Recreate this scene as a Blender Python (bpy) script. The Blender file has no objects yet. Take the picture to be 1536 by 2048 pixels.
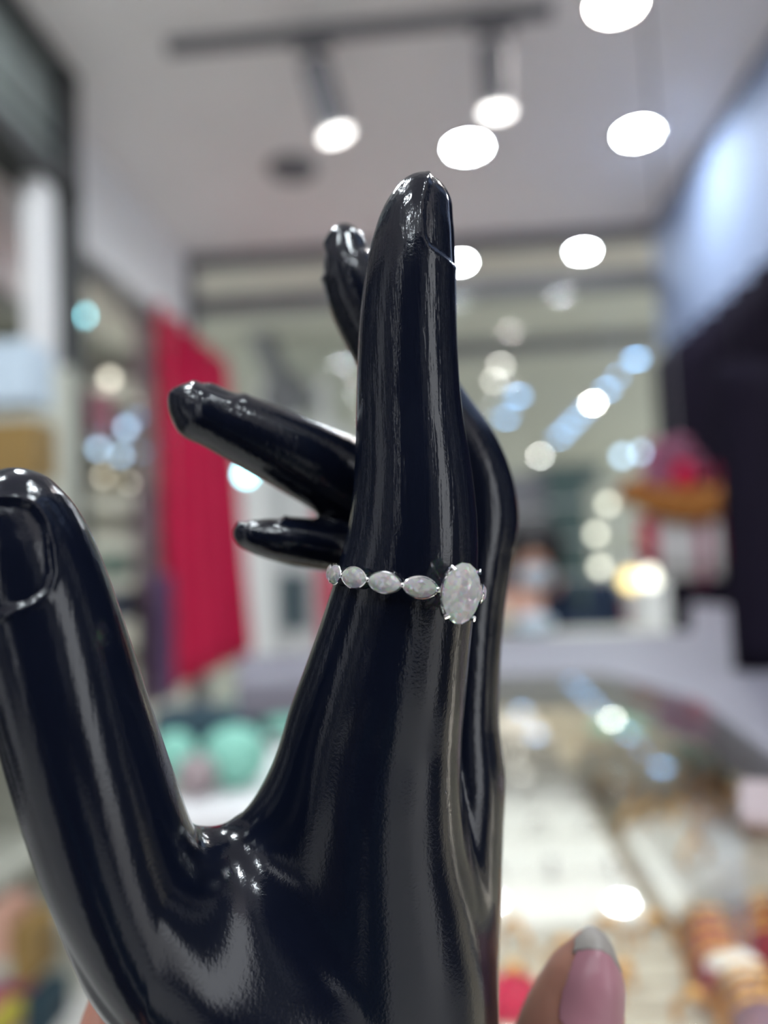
import bpy, bmesh, math, random
import numpy as np
from mathutils import Vector, Matrix, Euler
random.seed(7)
S = bpy.context.scene
COL = S.collection
R = math.radians

# ------------------------------------------------------------------ camera
CAMZ = 1.10
cd = bpy.data.cameras.new('camera'); cam = bpy.data.objects.new('camera', cd); COL.objects.link(cam)
cd.sensor_fit = 'AUTO'; cd.sensor_width = 36.0; cd.lens = 36.0*1600/2048
cd.clip_start = 0.01; cd.clip_end = 60
CM = Matrix.Translation((0, 0, CAMZ)) @ Matrix.Rotation(R(3.75), 4, 'Z') @ Matrix.Rotation(R(90+3.4), 4, 'X') @ Matrix.Rotation(R(-2.5), 4, 'Z')
cam.matrix_world = CM
cd.dof.use_dof = True; cd.dof.focus_distance = 0.1025
cd.dof.aperture_fstop = 7.2
S.camera = cam
S.view_settings.view_transform = 'Standard'; S.view_settings.look = 'None'
S.view_settings.exposure = 1.0; S.view_settings.gamma = 1.0; S.view_settings.use_curve_mapping = False

# ------------------------------------------------------------------ world
w = bpy.data.worlds.new('world'); S.world = w; w.use_nodes = True
bg = w.node_tree.nodes['Background']
bg.inputs[0].default_value = (0.93, 0.96, 1.0, 1); bg.inputs[1].default_value = 1.6

FPX = 1600.0
def P(px, py, d):            # pixel + depth along the axis (m) -> world
    return CM @ Vector(((px-768)/FPX*d, -(py-1024)/FPX*d, -d))
CO = CM.translation
def ray(px, py):
    return (P(px, py, 1.0)-CO)
def atY(px, py, Y):
    r = ray(px, py); return CO + r*((Y-CO.y)/r.y)
def atZ(px, py, Z):
    r = ray(px, py); return CO + r*((Z-CO.z)/r.z)
def atX(px, py, X):
    r = ray(px, py); return CO + r*((X-CO.x)/r.x)

# ------------------------------------------------------------------ materials
def mat(name, col, rough=0.5, metal=0.0, noise=0.0, scale=20, bump=0.0, coat=0.0, spec=0.5, trans=0.0, ior=1.45):
    m = bpy.data.materials.new(name); m.use_nodes = True
    nt = m.node_tree; b = nt.nodes['Principled BSDF']
    b.inputs['Base Color'].default_value = (*col, 1); b.inputs['Roughness'].default_value = rough
    b.inputs['Metallic'].default_value = metal; b.inputs['Coat Weight'].default_value = coat
    b.inputs['Specular IOR Level'].default_value = spec
    b.inputs['Transmission Weight'].default_value = trans; b.inputs['IOR'].default_value = ior
    if noise or bump:
        tc = nt.nodes.new('ShaderNodeTexCoord'); n = nt.nodes.new('ShaderNodeTexNoise')
        n.inputs['Scale'].default_value = scale; n.inputs['Detail'].default_value = 4
        nt.links.new(tc.outputs['Object'], n.inputs['Vector'])
        if noise:
            mx = nt.nodes.new('ShaderNodeMix'); mx.data_type = 'RGBA'
            mx.inputs[6].default_value = (*[c*(1-noise) for c in col], 1)
            mx.inputs[7].default_value = (*[min(1, c*(1+noise)) for c in col], 1)
            nt.links.new(n.outputs['Fac'], mx.inputs[0]); nt.links.new(mx.outputs[2], b.inputs['Base Color'])
        if bump:
            bp = nt.nodes.new('ShaderNodeBump'); bp.inputs['Strength'].default_value = bump
            bp.inputs['Distance'].default_value = 0.01
            nt.links.new(n.outputs['Fac'], bp.inputs['Height']); nt.links.new(bp.outputs[0], b.inputs['Normal'])
    return m
def emis(name, col, s):
    m = bpy.data.materials.new(name); m.use_nodes = True; nt = m.node_tree; nt.nodes.clear()
    o = nt.nodes.new('ShaderNodeOutputMaterial'); e = nt.nodes.new('ShaderNodeEmission')
    e.inputs[0].default_value = (*col, 1); e.inputs[1].default_value = s; nt.links.new(e.outputs[0], o.inputs[0]); return m
def glass_mat(name, tint=(0.95, 0.98, 0.97), ior=1.5):
    m = bpy.data.materials.new(name); m.use_nodes = True; nt = m.node_tree; nt.nodes.clear()
    o = nt.nodes.new('ShaderNodeOutputMaterial'); mx = nt.nodes.new('ShaderNodeMixShader')
    f = nt.nodes.new('ShaderNodeFresnel'); gm = nt.nodes.new('ShaderNodeNewGeometry')      # thin pane: same index on both faces
    mr = nt.nodes.new('ShaderNodeMapRange'); mr.inputs[3].default_value = ior; mr.inputs[4].default_value = 1/ior
    nt.links.new(gm.outputs['Backfacing'], mr.inputs[0]); nt.links.new(mr.outputs[0], f.inputs[0])
    t = nt.nodes.new('ShaderNodeBsdfTransparent'); t.inputs[0].default_value = (*tint, 1)
    g = nt.nodes.new('ShaderNodeBsdfGlossy'); g.inputs['Roughness'].default_value = 0.0
    nt.links.new(f.outputs[0], mx.inputs[0]); nt.links.new(t.outputs[0], mx.inputs[1]); nt.links.new(g.outputs[0], mx.inputs[2])
    nt.links.new(mx.outputs[0], o.inputs[0]); return m

# ------------------------------------------------------------------ object helpers
def put(name, me, m, parent=None, loc=None):
    o = bpy.data.objects.new(name, me); COL.objects.link(o)
    if m: me.materials.append(m)
    if parent: o.parent = parent
    if loc is not None: o.location = loc
    return o
def tag(o, label=None, cat=None, group=None, kind=None):
    if label: o['label'] = label
    if cat: o['category'] = cat
    if group: o['group'] = group
    if kind: o['kind'] = kind
    return o
def thing(name, loc, label, cat, group=None, rz=0):
    o = bpy.data.objects.new(name, None); COL.objects.link(o); o.location = loc; o.rotation_euler.z = rz
    o.empty_display_size = 0.02
    return tag(o, label, cat, group)
class MB:
    def __init__(s): s.v = []; s.f = []
    def add(s, v, f):
        n = len(s.v); s.v += [tuple(x) for x in v]; s.f += [tuple(i+n for i in q) for q in f]; return s
    def box(s, a, b):
        (x0, y0, z0), (x1, y1, z1) = a, b
        v = [(x0,y0,z0),(x1,y0,z0),(x1,y1,z0),(x0,y1,z0),(x0,y0,z1),(x1,y0,z1),(x1,y1,z1),(x0,y1,z1)]
        return s.add(v, [(0,3,2,1),(4,5,6,7),(0,1,5,4),(1,2,6,5),(2,3,7,6),(3,0,4,7)])
    def lathe(s, prof, n=32, c=(0,0,0), closed=False, axis=None):
        v = []; f = []
        M = axis if axis else Matrix.Identity(3)
        for r, z in prof:
            for k in range(n):
                a = 2*math.pi*k/n; v.append(Vector(c)+M @ Vector((r*math.cos(a), r*math.sin(a), z)))
        for i in range(len(prof)-1):
            for k in range(n):
                k2 = (k+1) % n; f.append((i*n+k, i*n+k2, (i+1)*n+k2, (i+1)*n+k))
        if not closed:
            f.append(tuple(range(n))[::-1]); f.append(tuple((len(prof)-1)*n+k for k in range(n)))
        else:
            i = len(prof)-1
            for k in range(n):
                k2 = (k+1) % n; f.append((i*n+k, i*n+k2, k2, k))
        return s.add(v, f)
    def tube(s, pts, r, n=10, cyclic=False):
        pts = [Vector(p) for p in pts]; v = []; f = []; N = len(pts)
        rr = r if isinstance(r, (list, tuple)) else [r]*N
        up = None
        for i, p in enumerate(pts):
            a = pts[(i-1) % N] if (cyclic or i > 0) else p; b = pts[(i+1) % N] if (cyclic or i < N-1) else p
            t = (b-a).normalized()
            if up is None: up = t.orthogonal().normalized()
            up = (up-t*up.dot(t)).normalized(); sd = t.cross(up)
            for k in range(n):
                an = 2*math.pi*k/n; v.append(p+(up*math.cos(an)+sd*math.sin(an))*rr[i])
        for i in range(N if cyclic else N-1):
            j = (i+1) % N
            for k in range(n):
                k2 = (k+1) % n; f.append((i*n+k, i*n+k2, j*n+k2, j*n+k))
        if not cyclic:
            f.append(tuple(range(n))[::-1]); f.append(tuple((N-1)*n+k for k in range(n)))
        return s.add(v, f)
    def ball(s, c, r, n=14, m=8):
        prof = [(math.sin(math.pi*(i+.02)/(m+.04)), -math.cos(math.pi*(i+.02)/(m+.04))) for i in range(m+1)]
        rx, ry, rz_ = (r, r, r) if not isinstance(r, (tuple, list)) else r
        v = []; f = []
        for q, z in prof:
            for k in range(n):
                a = 2*math.pi*k/n; v.append((c[0]+rx*q*math.cos(a), c[1]+ry*q*math.sin(a), c[2]+rz_*z))
        for i in range(m):
            for k in range(n):
                k2 = (k+1) % n; f.append((i*n+k, i*n+k2, (i+1)*n+k2, (i+1)*n+k))
        f.append(tuple(range(n))[::-1]); f.append(tuple(m*n+k for k in range(n)))
        return s.add(v, f)
    def build(s, name, m, parent=None, smooth=False, bevel=0, loc=None):
        me = bpy.data.meshes.new(name); me.from_pydata(s.v, [], s.f); me.validate(); me.update()
        if smooth:
            me.polygons.foreach_set('use_smooth', [True]*len(me.polygons))
            me.set_sharp_from_angle(angle=R(40))
        o = put(name, me, m, parent, loc)
        if bevel:
            b = o.modifiers.new('bevel', 'BEVEL'); b.width = bevel; b.segments = 2; b.limit_method = 'ANGLE'
        return o
def struct(name, mb, m, bevel=0, smooth=False):
    return tag(mb.build(name, m, bevel=bevel, smooth=smooth), kind='structure')

M = {}
M['ceiling'] = mat('ceiling_paint', (0.88, 0.83, 0.82), 0.9, noise=0.04, scale=3)
M['wall'] = mat('wall_paint', (0.78, 0.76, 0.77), 0.8, noise=0.04, scale=3)
M['bluewall'] = mat('pale_blue_laminate', (0.20, 0.25, 0.38), 0.75, noise=0.03, scale=4)
M['beige'] = mat('beige_paint', (0.50, 0.50, 0.43), 0.8, noise=0.08, scale=2)
M['hallceil'] = mat('hall_paint', (0.50, 0.49, 0.42), 0.85, noise=0.08, scale=1.5)
M['floor'] = mat('floor_tiles', (0.62, 0.60, 0.57), 0.35, noise=0.1, scale=3)
M['dark'] = mat('dark_metal', (0.035, 0.036, 0.038), 0.45, noise=0.1, scale=10)
M['grey'] = mat('grey_metal', (0.17, 0.165, 0.18), 0.5, noise=0.1, scale=10)
M['glassgrey'] = mat('grey_green_panel', (0.22, 0.245, 0.235), 0.35, noise=0.15, scale=2)
M['whitepost'] = mat('white_post', (0.72, 0.70, 0.70), 0.45, noise=0.03, scale=5)
M['darkcloth'] = mat('black_purple_cloth', (0.008, 0.006, 0.013), 0.95, noise=0.3, scale=6, bump=0.1, spec=0.1)
M['red'] = mat('crimson_cloth', (0.46, 0.0, 0.045), 0.95, noise=0.15, scale=5)
M['mauve'] = mat('mauve_cloth', (0.26, 0.15, 0.19), 0.8, noise=0.2, scale=5)
M['violet'] = mat('violet_cloth', (0.07, 0.03, 0.09), 0.8, noise=0.2, scale=5)
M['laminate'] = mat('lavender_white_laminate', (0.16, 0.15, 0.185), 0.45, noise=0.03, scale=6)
M['tan'] = mat('tan_wood', (0.30, 0.235, 0.165), 0.5, noise=0.15, scale=14)
M['cream'] = mat('cream_lining', (0.55, 0.50, 0.40), 0.8, noise=0.06, scale=14)
M['foam'] = mat('white_foam', (0.88, 0.86, 0.81), 0.85, noise=0.02, scale=60)
M['gold'] = mat('gold', (0.75, 0.42, 0.12), 0.42, metal=1.0, noise=0.05, scale=50)
M['silver'] = mat('silver', (0.8, 0.8, 0.8), 0.2, metal=1.0, noise=0.03, scale=50)
M['mint'] = mat('mint_velvet', (0.23, 0.52, 0.42), 0.7, noise=0.1, scale=20)
M['navy'] = mat('navy_velvet', (0.02, 0.05, 0.07), 0.7, noise=0.1, scale=20)
M['maroon'] = mat('maroon_velvet', (0.30, 0.03, 0.05), 0.7, noise=0.15, scale=40)
M['pinkw'] = mat('pale_pink_card', (0.30, 0.235, 0.245), 0.5, noise=0.04, scale=10)
M['brown'] = mat('brown_wood', (0.12, 0.07, 0.05), 0.5, noise=0.15, scale=10)
M['orange'] = mat('orange_flowers', (0.30, 0.11, 0.02), 0.8, noise=0.2, scale=40)
M['pink'] = mat('pink_flowers', (0.25, 0.08, 0.14), 0.8, noise=0.2, scale=20)
M['yellow'] = mat('yellow_card', (0.40, 0.34, 0.04), 0.6, noise=0.1, scale=10)
M['magenta'] = mat('magenta_card', (0.45, 0.08, 0.18), 0.6, noise=0.1, scale=10)
M['amber'] = mat('amber_card', (0.26, 0.16, 0.05), 0.6, noise=0.2, scale=10)
M['teal'] = mat('teal_card', (0.07, 0.11, 0.11), 0.6, noise=0.2, scale=10)
M['skinfar'] = mat('skin_far', (0.50, 0.27, 0.19), 0.6, noise=0.05, scale=20)
M['hair'] = mat('black_hair', (0.012, 0.010, 0.012), 0.6, noise=0.3, scale=60)
M['jacket'] = mat('navy_jacket', (0.015, 0.030, 0.065), 0.85, noise=0.2, scale=20)
M['mask'] = mat('pale_blue_mask', (0.55, 0.65, 0.75), 0.8, noise=0.03, scale=20)
M['peach'] = mat('peach_card', (0.60, 0.34, 0.26), 0.7, noise=0.08, scale=10)
M['glass'] = glass_mat('counter_glass', (0.985, 0.985, 0.97))
M['clear'] = glass_mat('shopfront_glass', (0.93, 0.96, 0.95), 1.22)
M['e_white'] = emis('lamp_white', (0.86, 0.95, 1.0), 150)
M['e_warm'] = emis('lamp_warm', (1.0, 0.95, 0.9), 80)
M['e_spot'] = emis('spot_warm', (1.0, 0.97, 0.93), 3.5)
M['e_blue'] = emis('lamp_blue', (0.27, 0.55, 1.0), 11)
M['e_hall'] = emis('lamp_hall', (1.0, 0.98, 0.92), 80)
M['e_dim'] = emis('lamp_dim', (1.0, 0.93, 0.85), 14)
M['e_cyan'] = emis('lamp_cyan', (0.32, 0.86, 1.0), 12)
M['e_strip'] = emis('tray_fill_glow', (1.0, 0.93, 0.82), 8)  # glow of the strips added to brighten the showcase
M['e_yellow'] = emis('lamp_amber', (1.0, 0.72, 0.30), 2.2)
M['e_lowblue'] = emis('lamp_low_blue', (0.50, 0.72, 1.0), 4)
M['e_lowwarm'] = emis('lamp_low_warm', (1.0, 0.95, 0.80), 2.6)

# ------------------------------------------------------------------ the room
CZ = 2.70; XL = -1.22; YB = 3.95; XR = 1.75
struct('ceiling', MB().box((-3.2, -3.0, CZ), (3.2, YB, CZ+.08)), M['ceiling'])
struct('floor', MB().box((-6, -3.0, -.06), (6, 15, 0)), M['floor'])
struct('ceiling_hall', MB().box((-6, YB+.1, CZ+.05), (6, 15, CZ+.13)), M['hallceil'])
# left wall: bright soffit above, cabinets below
struct('wall_left', MB().box((XL-.12, 2.48, 2.24), (XL, YB, CZ)).box((-2.2, -3, 0), (-2.1, YB, CZ)), M['wall'])
struct('trim_1', MB().box((XL-.02, 2.48, 2.19), (XL+.02, YB, 2.24)), M['grey'], .004)
struct('wall_right', MB().box((XR, -3, 0), (XR+.1, -1.3, CZ)).box((XR, -.5, 0), (XR+.1, 2.3, CZ)), M['wall'])
tr = 7  # unseen dark panels added to put streaks into the hand's reflections
for x0, x1 in ((-2.10, -2.06), (1.71, 1.75)):
    for ya, yb in ((-2.9, -2.1), (-1.9, -1.35), (-.45, .2), (.35, .85), (.95, 1.7), (1.8, 2.25)):
        struct('trim_%d' % tr, MB().box((x0, ya, .1), (x1, yb, 2.35)), M['dark']); tr += 1
# back of the shop: beam pair and the glass front
b = MB().box((XL, YB, CZ-.05), (2.2, YB+.1, CZ)).box((XL, YB, 2.40), (2.2, YB+.1, 2.48))
struct('trim_2', b, M['grey'], .004)
struct('trim_3', MB().box((-1.27, YB, 0), (-1.19, YB+.1, CZ)).box((1.30, YB, 0), (1.36, YB+.1, CZ)), M['grey'], .004)
g = MB().box((-1.2, YB+.04, 0.0), (1.30, YB+.05, 2.40))
struct('window_1', g, M['clear'])
# hall beyond
struct('wall_hall', MB().box((-6, 14.9, 0), (6, 15, CZ+.1)), M['beige'])
struct('trim_4', MB().box((-6, 6.1, 2.64), (6, 6.2, CZ+.05)), M['grey'])
struct('wall_far_left', MB().box((-3.2, 6.0, 0), (-.6, 6.1, CZ+.05)), M['beige'])
struct('wall_rear', MB().box((-3.2, -3.1, 0), (-1.75, -3.0, CZ+.08)).box((-1.15, -3.1, 0), (-.45, -3.0, CZ+.08)).box((.05, -3.1, 0), (.85, -3.0, CZ+.08)).box((1.35, -3.1, 0), (3.2, -3.0, CZ+.08)), M['darkcloth'])  # unseen; dark strips and gaps shaped to streak the hand's reflections

# ------------------------------------------------------------------ implicit limbs (sections traced as pairs of contour points + depth)
class Tube:
    # node: (left px,py), (right px,py), depth m, half thickness mm.  Everything below is in mm in the camera's frame
    def __init__(s, nodes, cap0=None, cap1=None, step=0.8):
        def cp(p, d): return np.array([(p[0]-768)/FPX*d*1000, -(p[1]-1024)/FPX*d*1000, -d*1000])
        rows = []
        for n in nodes:
            l = cp(n[0], n[2]); r = cp(n[1], n[2])
            rows.append(np.concatenate([(l+r)/2, [np.linalg.norm(r-l)/2, n[3]], (r-l)/np.linalg.norm(r-l)]))
        A = np.array(rows); out = []
        n = len(A); ext = np.vstack([2*A[0]-A[1], A, 2*A[-1]-A[-2]])
        # centripetal-ish catmull rom
        for i in range(n-1):
            p0, p1, p2, p3 = ext[i:i+4]
            d1 = np.linalg.norm(p2[:3]-p1[:3]); d0 = max(1e-3, np.linalg.norm(p1[:3]-p0[:3])); d2 = max(1e-3, np.linalg.norm(p3[:3]-p2[:3]))
            m1 = ((p1-p0)/d0*d1 + (p2-p1)/d1*d0)/(d0+d1)*d1 if i > 0 else (p2-p1)
            m2 = ((p2-p1)/d1*d2 + (p3-p2)/d2*d1)/(d1+d2)*d1 if i < n-2 else (p2-p1)
            k = max(2, int(math.ceil(d1/step)))
            for j in range(k):
                t = j/k; t2 = t*t; t3 = t2*t
                out.append((2*t3-3*t2+1)*p1+(t3-2*t2+t)*m1+(-2*t3+3*t2)*p2+(t3-t2)*m2)
        out.append(A[-1]); O = np.array(out)
        s.c = O[:, :3]; s.a = np.maximum(O[:, 3], .5); s.b = np.maximum(O[:, 4], .5)
        T = np.gradient(s.c, axis=0); s.T = T/np.linalg.norm(T, axis=1)[:, None]
        U = O[:, 5:8]; U = U-s.T*(U*s.T).sum(1)[:, None]; s.U = U/np.linalg.norm(U, axis=1)[:, None]
        s.W = np.cross(s.T, s.U)
        ds = np.gradient(np.concatenate([[0], np.cumsum(np.linalg.norm(np.diff(s.c, axis=0), axis=1))]))
        s.da = np.gradient(s.a)/ds; s.db = np.gradient(s.b)/ds; s.ds = ds
        s.cap0 = cap0 or s.b[0]; s.cap1 = cap1 or s.b[-1]
        rad = np.maximum(s.a, s.b)[:, None]+3
        s.lo = (s.c-rad).min(0); s.hi = (s.c+rad).max(0)
    def dist(s, q):
        res = np.full(len(q), 30.0, np.float32)
        inb = np.where(((q > s.lo) & (q < s.hi)).all(1))[0]
        c2 = (s.c**2).sum(1)
        for k in range(0, len(inb), 60000):
            ix = inb[k:k+60000]; x = q[ix].astype(np.float64)
            i = (c2[None, :]-2*x @ s.c.T).argmin(1)
            d = x-s.c[i]; t = (d*s.T[i]).sum(1)
            n = len(s.c)-1; h = s.ds[i]*.5
            tc = np.clip(t, -h, h)
            a = s.a[i]+s.da[i]*tc; b_ = s.b[i]+s.db[i]*tc
            te = t-tc; te = np.where((i == 0) & (te < 0), te, np.where((i == n) & (te > 0), te, 0))
            e0 = i == 0; tl = np.maximum(te, -s.cap0)      # the cap keeps the taper of the last section
            a = np.where(e0, np.maximum(a+s.da[i]*tl, .4*s.a[i]), a); b_ = np.where(e0, np.maximum(b_+s.db[i]*tl, .4*s.b[i]), b_)
            u = (d*s.U[i]).sum(1); w_ = (d*s.W[i]).sum(1)
            cap = np.where(i == 0, s.cap0, s.cap1)
            k0 = np.sqrt((u/a)**2+(w_/b_)**2+(te/cap)**2)
            k1 = np.sqrt((u/a**2)**2+(w_/b_**2)**2+(te/cap**2)**2)+1e-6
            res[ix] = np.where(k0 < .15, -.8*np.minimum(a, b_), k0*(k0-1)/k1)
        return res
def smin(a, b, k):
    h = np.maximum(k-np.abs(a-b), 0)/k
    return np.minimum(a, b)-h*h*k*.25
def surface(fn, lo, hi, h=0.5):
    lo = np.array(lo, float); hi = np.array(hi, float); f = 4; H = h*f
    n = np.ceil((hi-lo)/H).astype(int)
    ax = [lo[k]+H*(np.arange(n[k])+.5)-h/2 for k in range(3)]
    g = np.stack(np.meshgrid(*ax, indexing='ij'), -1).reshape(-1, 3)
    C = fn(g).reshape(n)
    F = np.repeat(np.repeat(np.repeat(C, f, 0), f, 1), f, 2).astype(np.float32)
    idx = np.argwhere(np.abs(F) < H*1.9)
    F[tuple(idx.T)] = fn(lo+idx*h)
    ins = F < 0
    cnt = np.zeros(np.array(F.shape)-1, np.int8)
    cs = [(i, j, k) for i in (0, 1) for j in (0, 1) for k in (0, 1)]
    sh = cnt.shape
    for i, j, k in cs: cnt += ins[i:i+sh[0], j:j+sh[1], k:k+sh[2]]
    act = np.argwhere((cnt > 0) & (cnt < 8))
    imap = np.full(sh, -1, np.int32); imap[tuple(act.T)] = np.arange(len(act))
    V = np.zeros((len(act), 3)); W = np.zeros(len(act))
    for a in cs:
        for ax_ in range(3):
            if a[ax_]: continue
            b_ = list(a); b_[ax_] = 1
            fa = F[tuple((act+a).T)]; fb = F[tuple((act+b_).T)]
            m = (fa < 0) != (fb < 0)
            t = np.where(m, fa/(np.where(m, fa-fb, 1)), 0)
            p = np.array(a, float)[None, :].repeat(len(act), 0); p[:, ax_] = t
            V[m] += p[m]; W[m] += 1
    V = lo+(act+V/W[:, None])*h
    faces = []
    for ax_ in range(3):
        o1, o2 = [(1, 2), (2, 0), (0, 1)][ax_]
        sl = [slice(1, -1)]*3; sl[ax_] = slice(0, -1)
        s2 = list(sl); s2[ax_] = slice(1, None)
        A_ = ins[tuple(sl)]; B_ = ins[tuple(s2)]
        e = np.argwhere(A_ != B_); e_off = np.ones(3, int); e_off[ax_] = 0
        fl = A_[tuple(e.T)]; e = e+e_off
        d1 = np.zeros(3, int); d1[o1] = 1; d2 = np.zeros(3, int); d2[o2] = 1
        q = np.stack([imap[tuple((e-d1-d2).T)], imap[tuple((e-d2).T)], imap[tuple(e.T)], imap[tuple((e-d1).T)]], 1)
        q[~fl] = q[~fl][:, ::-1]
        faces.append(q)
    return V, np.vstack(faces)
def relax(V, Fq, it, lam=.5, wgt=None):
    e = np.vstack([Fq[:, [0, 1]], Fq[:, [1, 2]], Fq[:, [2, 3]], Fq[:, [3, 0]]])
    e = np.vstack([e, e[:, ::-1]])
    deg = np.bincount(e[:, 0], minlength=len(V))[:, None]
    for k in range(it):
        for sg in ((lam, -lam*1.04) if wgt is None else (lam,)):
            s_ = np.stack([np.bincount(e[:, 0], V[e[:, 1], c], len(V)) for c in range(3)], 1)
            dv = s_/deg-V
            V = V+dv*(sg if wgt is None else sg*wgt[:, None])
    return V
def normals(V, Fq):
    n = np.cross(V[Fq[:, 2]]-V[Fq[:, 0]], V[Fq[:, 3]]-V[Fq[:, 1]])
    N = np.zeros_like(V)
    for k in range(4):
        for c in range(3): N[:, c] += np.bincount(Fq[:, k], n[:, c], len(V))
    return N/(np.linalg.norm(N, axis=1)[:, None]+1e-9)
def to_px(V):
    return np.stack([768+V[:, 0]/-V[:, 2]*FPX, 1024-V[:, 1]/-V[:, 2]*FPX], 1)
def polydist(p, poly):
    poly = np.array(poly, float); d = np.full(len(p), 1e9); ins = np.zeros(len(p), bool)
    for i in range(len(poly)):
        a = poly[i]; b_ = poly[(i+1) % len(poly)]; ab = b_-a
        t = np.clip(((p-a) @ ab)/(ab @ ab), 0, 1)
        d = np.minimum(d, np.linalg.norm(p-a-t[:, None]*ab, axis=1))
        c = (a[1] > p[:, 1]) != (b_[1] > p[:, 1])
        xi = a[0]+(p[:, 1]-a[1])*(ab[0])/(ab[1] if ab[1] else 1e-9)
        ins ^= c & (p[:, 0] < xi)
    return np.where(ins, d, -d)
def organic(name, V, Fq, m, origin, parent=None):
    Vw = np.array([CM @ Vector(v) for v in (V/1000.0)])
    o0 = np.array(origin); me = bpy.data.meshes.new(name)
    me.from_pydata((Vw-o0).tolist(), [], Fq.tolist()); me.update()
    me.polygons.foreach_set('use_smooth', [True]*len(me.polygons))
    o = put(name, me, m, parent); o.location = origin
    return o

# ------------------------------------------------------------------ black display hand
def hand_material():
    m = bpy.data.materials.new('black_gloss_resin'); m.use_nodes = True; nt = m.node_tree; b = nt.nodes['Principled BSDF']
    b.inputs['Base Color'].default_value = (0.0035, 0.005, 0.012, 1)
    b.inputs['Roughness'].default_value = 0.15; b.inputs['Specular IOR Level'].default_value = 0.42
    tc = nt.nodes.new('ShaderNodeTexCoord')
    mp = nt.nodes.new('ShaderNodeMapping'); mp.inputs['Scale'].default_value = (1400, 1400, 110)
    n1 = nt.nodes.new('ShaderNodeTexNoise'); n1.inputs['Scale'].default_value = 1.0; n1.inputs['Detail'].default_value = 3
    n2 = nt.nodes.new('ShaderNodeTexNoise'); n2.inputs['Scale'].default_value = 2400; n2.inputs['Detail'].default_value = 2
    nt.links.new(tc.outputs['Object'], mp.inputs['Vector']); nt.links.new(mp.outputs[0], n1.inputs['Vector'])
    nt.links.new(tc.outputs['Object'], n2.inputs['Vector'])
    # brushed streaks fade towards the wrist
    sp = nt.nodes.new('ShaderNodeSeparateXYZ'); nt.links.new(tc.outputs['Object'], sp.inputs[0])
    mr = nt.nodes.new('ShaderNodeMapRange'); mr.inputs[1].default_value = 0.055; mr.inputs[2].default_value = 0.12
    mr.inputs[3].default_value = 0.06; mr.inputs[4].default_value = 0.45
    nt.links.new(sp.outputs[2], mr.inputs[0])
    b1 = nt.nodes.new('ShaderNodeBump'); b1.inputs['Distance'].default_value = 0.00022
    b2 = nt.nodes.new('ShaderNodeBump'); b2.inputs['Distance'].default_value = 0.00004; b2.inputs['Strength'].default_value = 0.5
    nt.links.new(mr.outputs[0], b1.inputs['Strength'])
    nt.links.new(n1.outputs['Fac'], b1.inputs['Height']); nt.links.new(n2.outputs['Fac'], b2.inputs['Height'])
    nt.links.new(b1.outputs[0], b2.inputs['Normal']); nt.links.new(b2.outputs[0], b.inputs['Normal'])
    return m
M['resin'] = hand_material()

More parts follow.
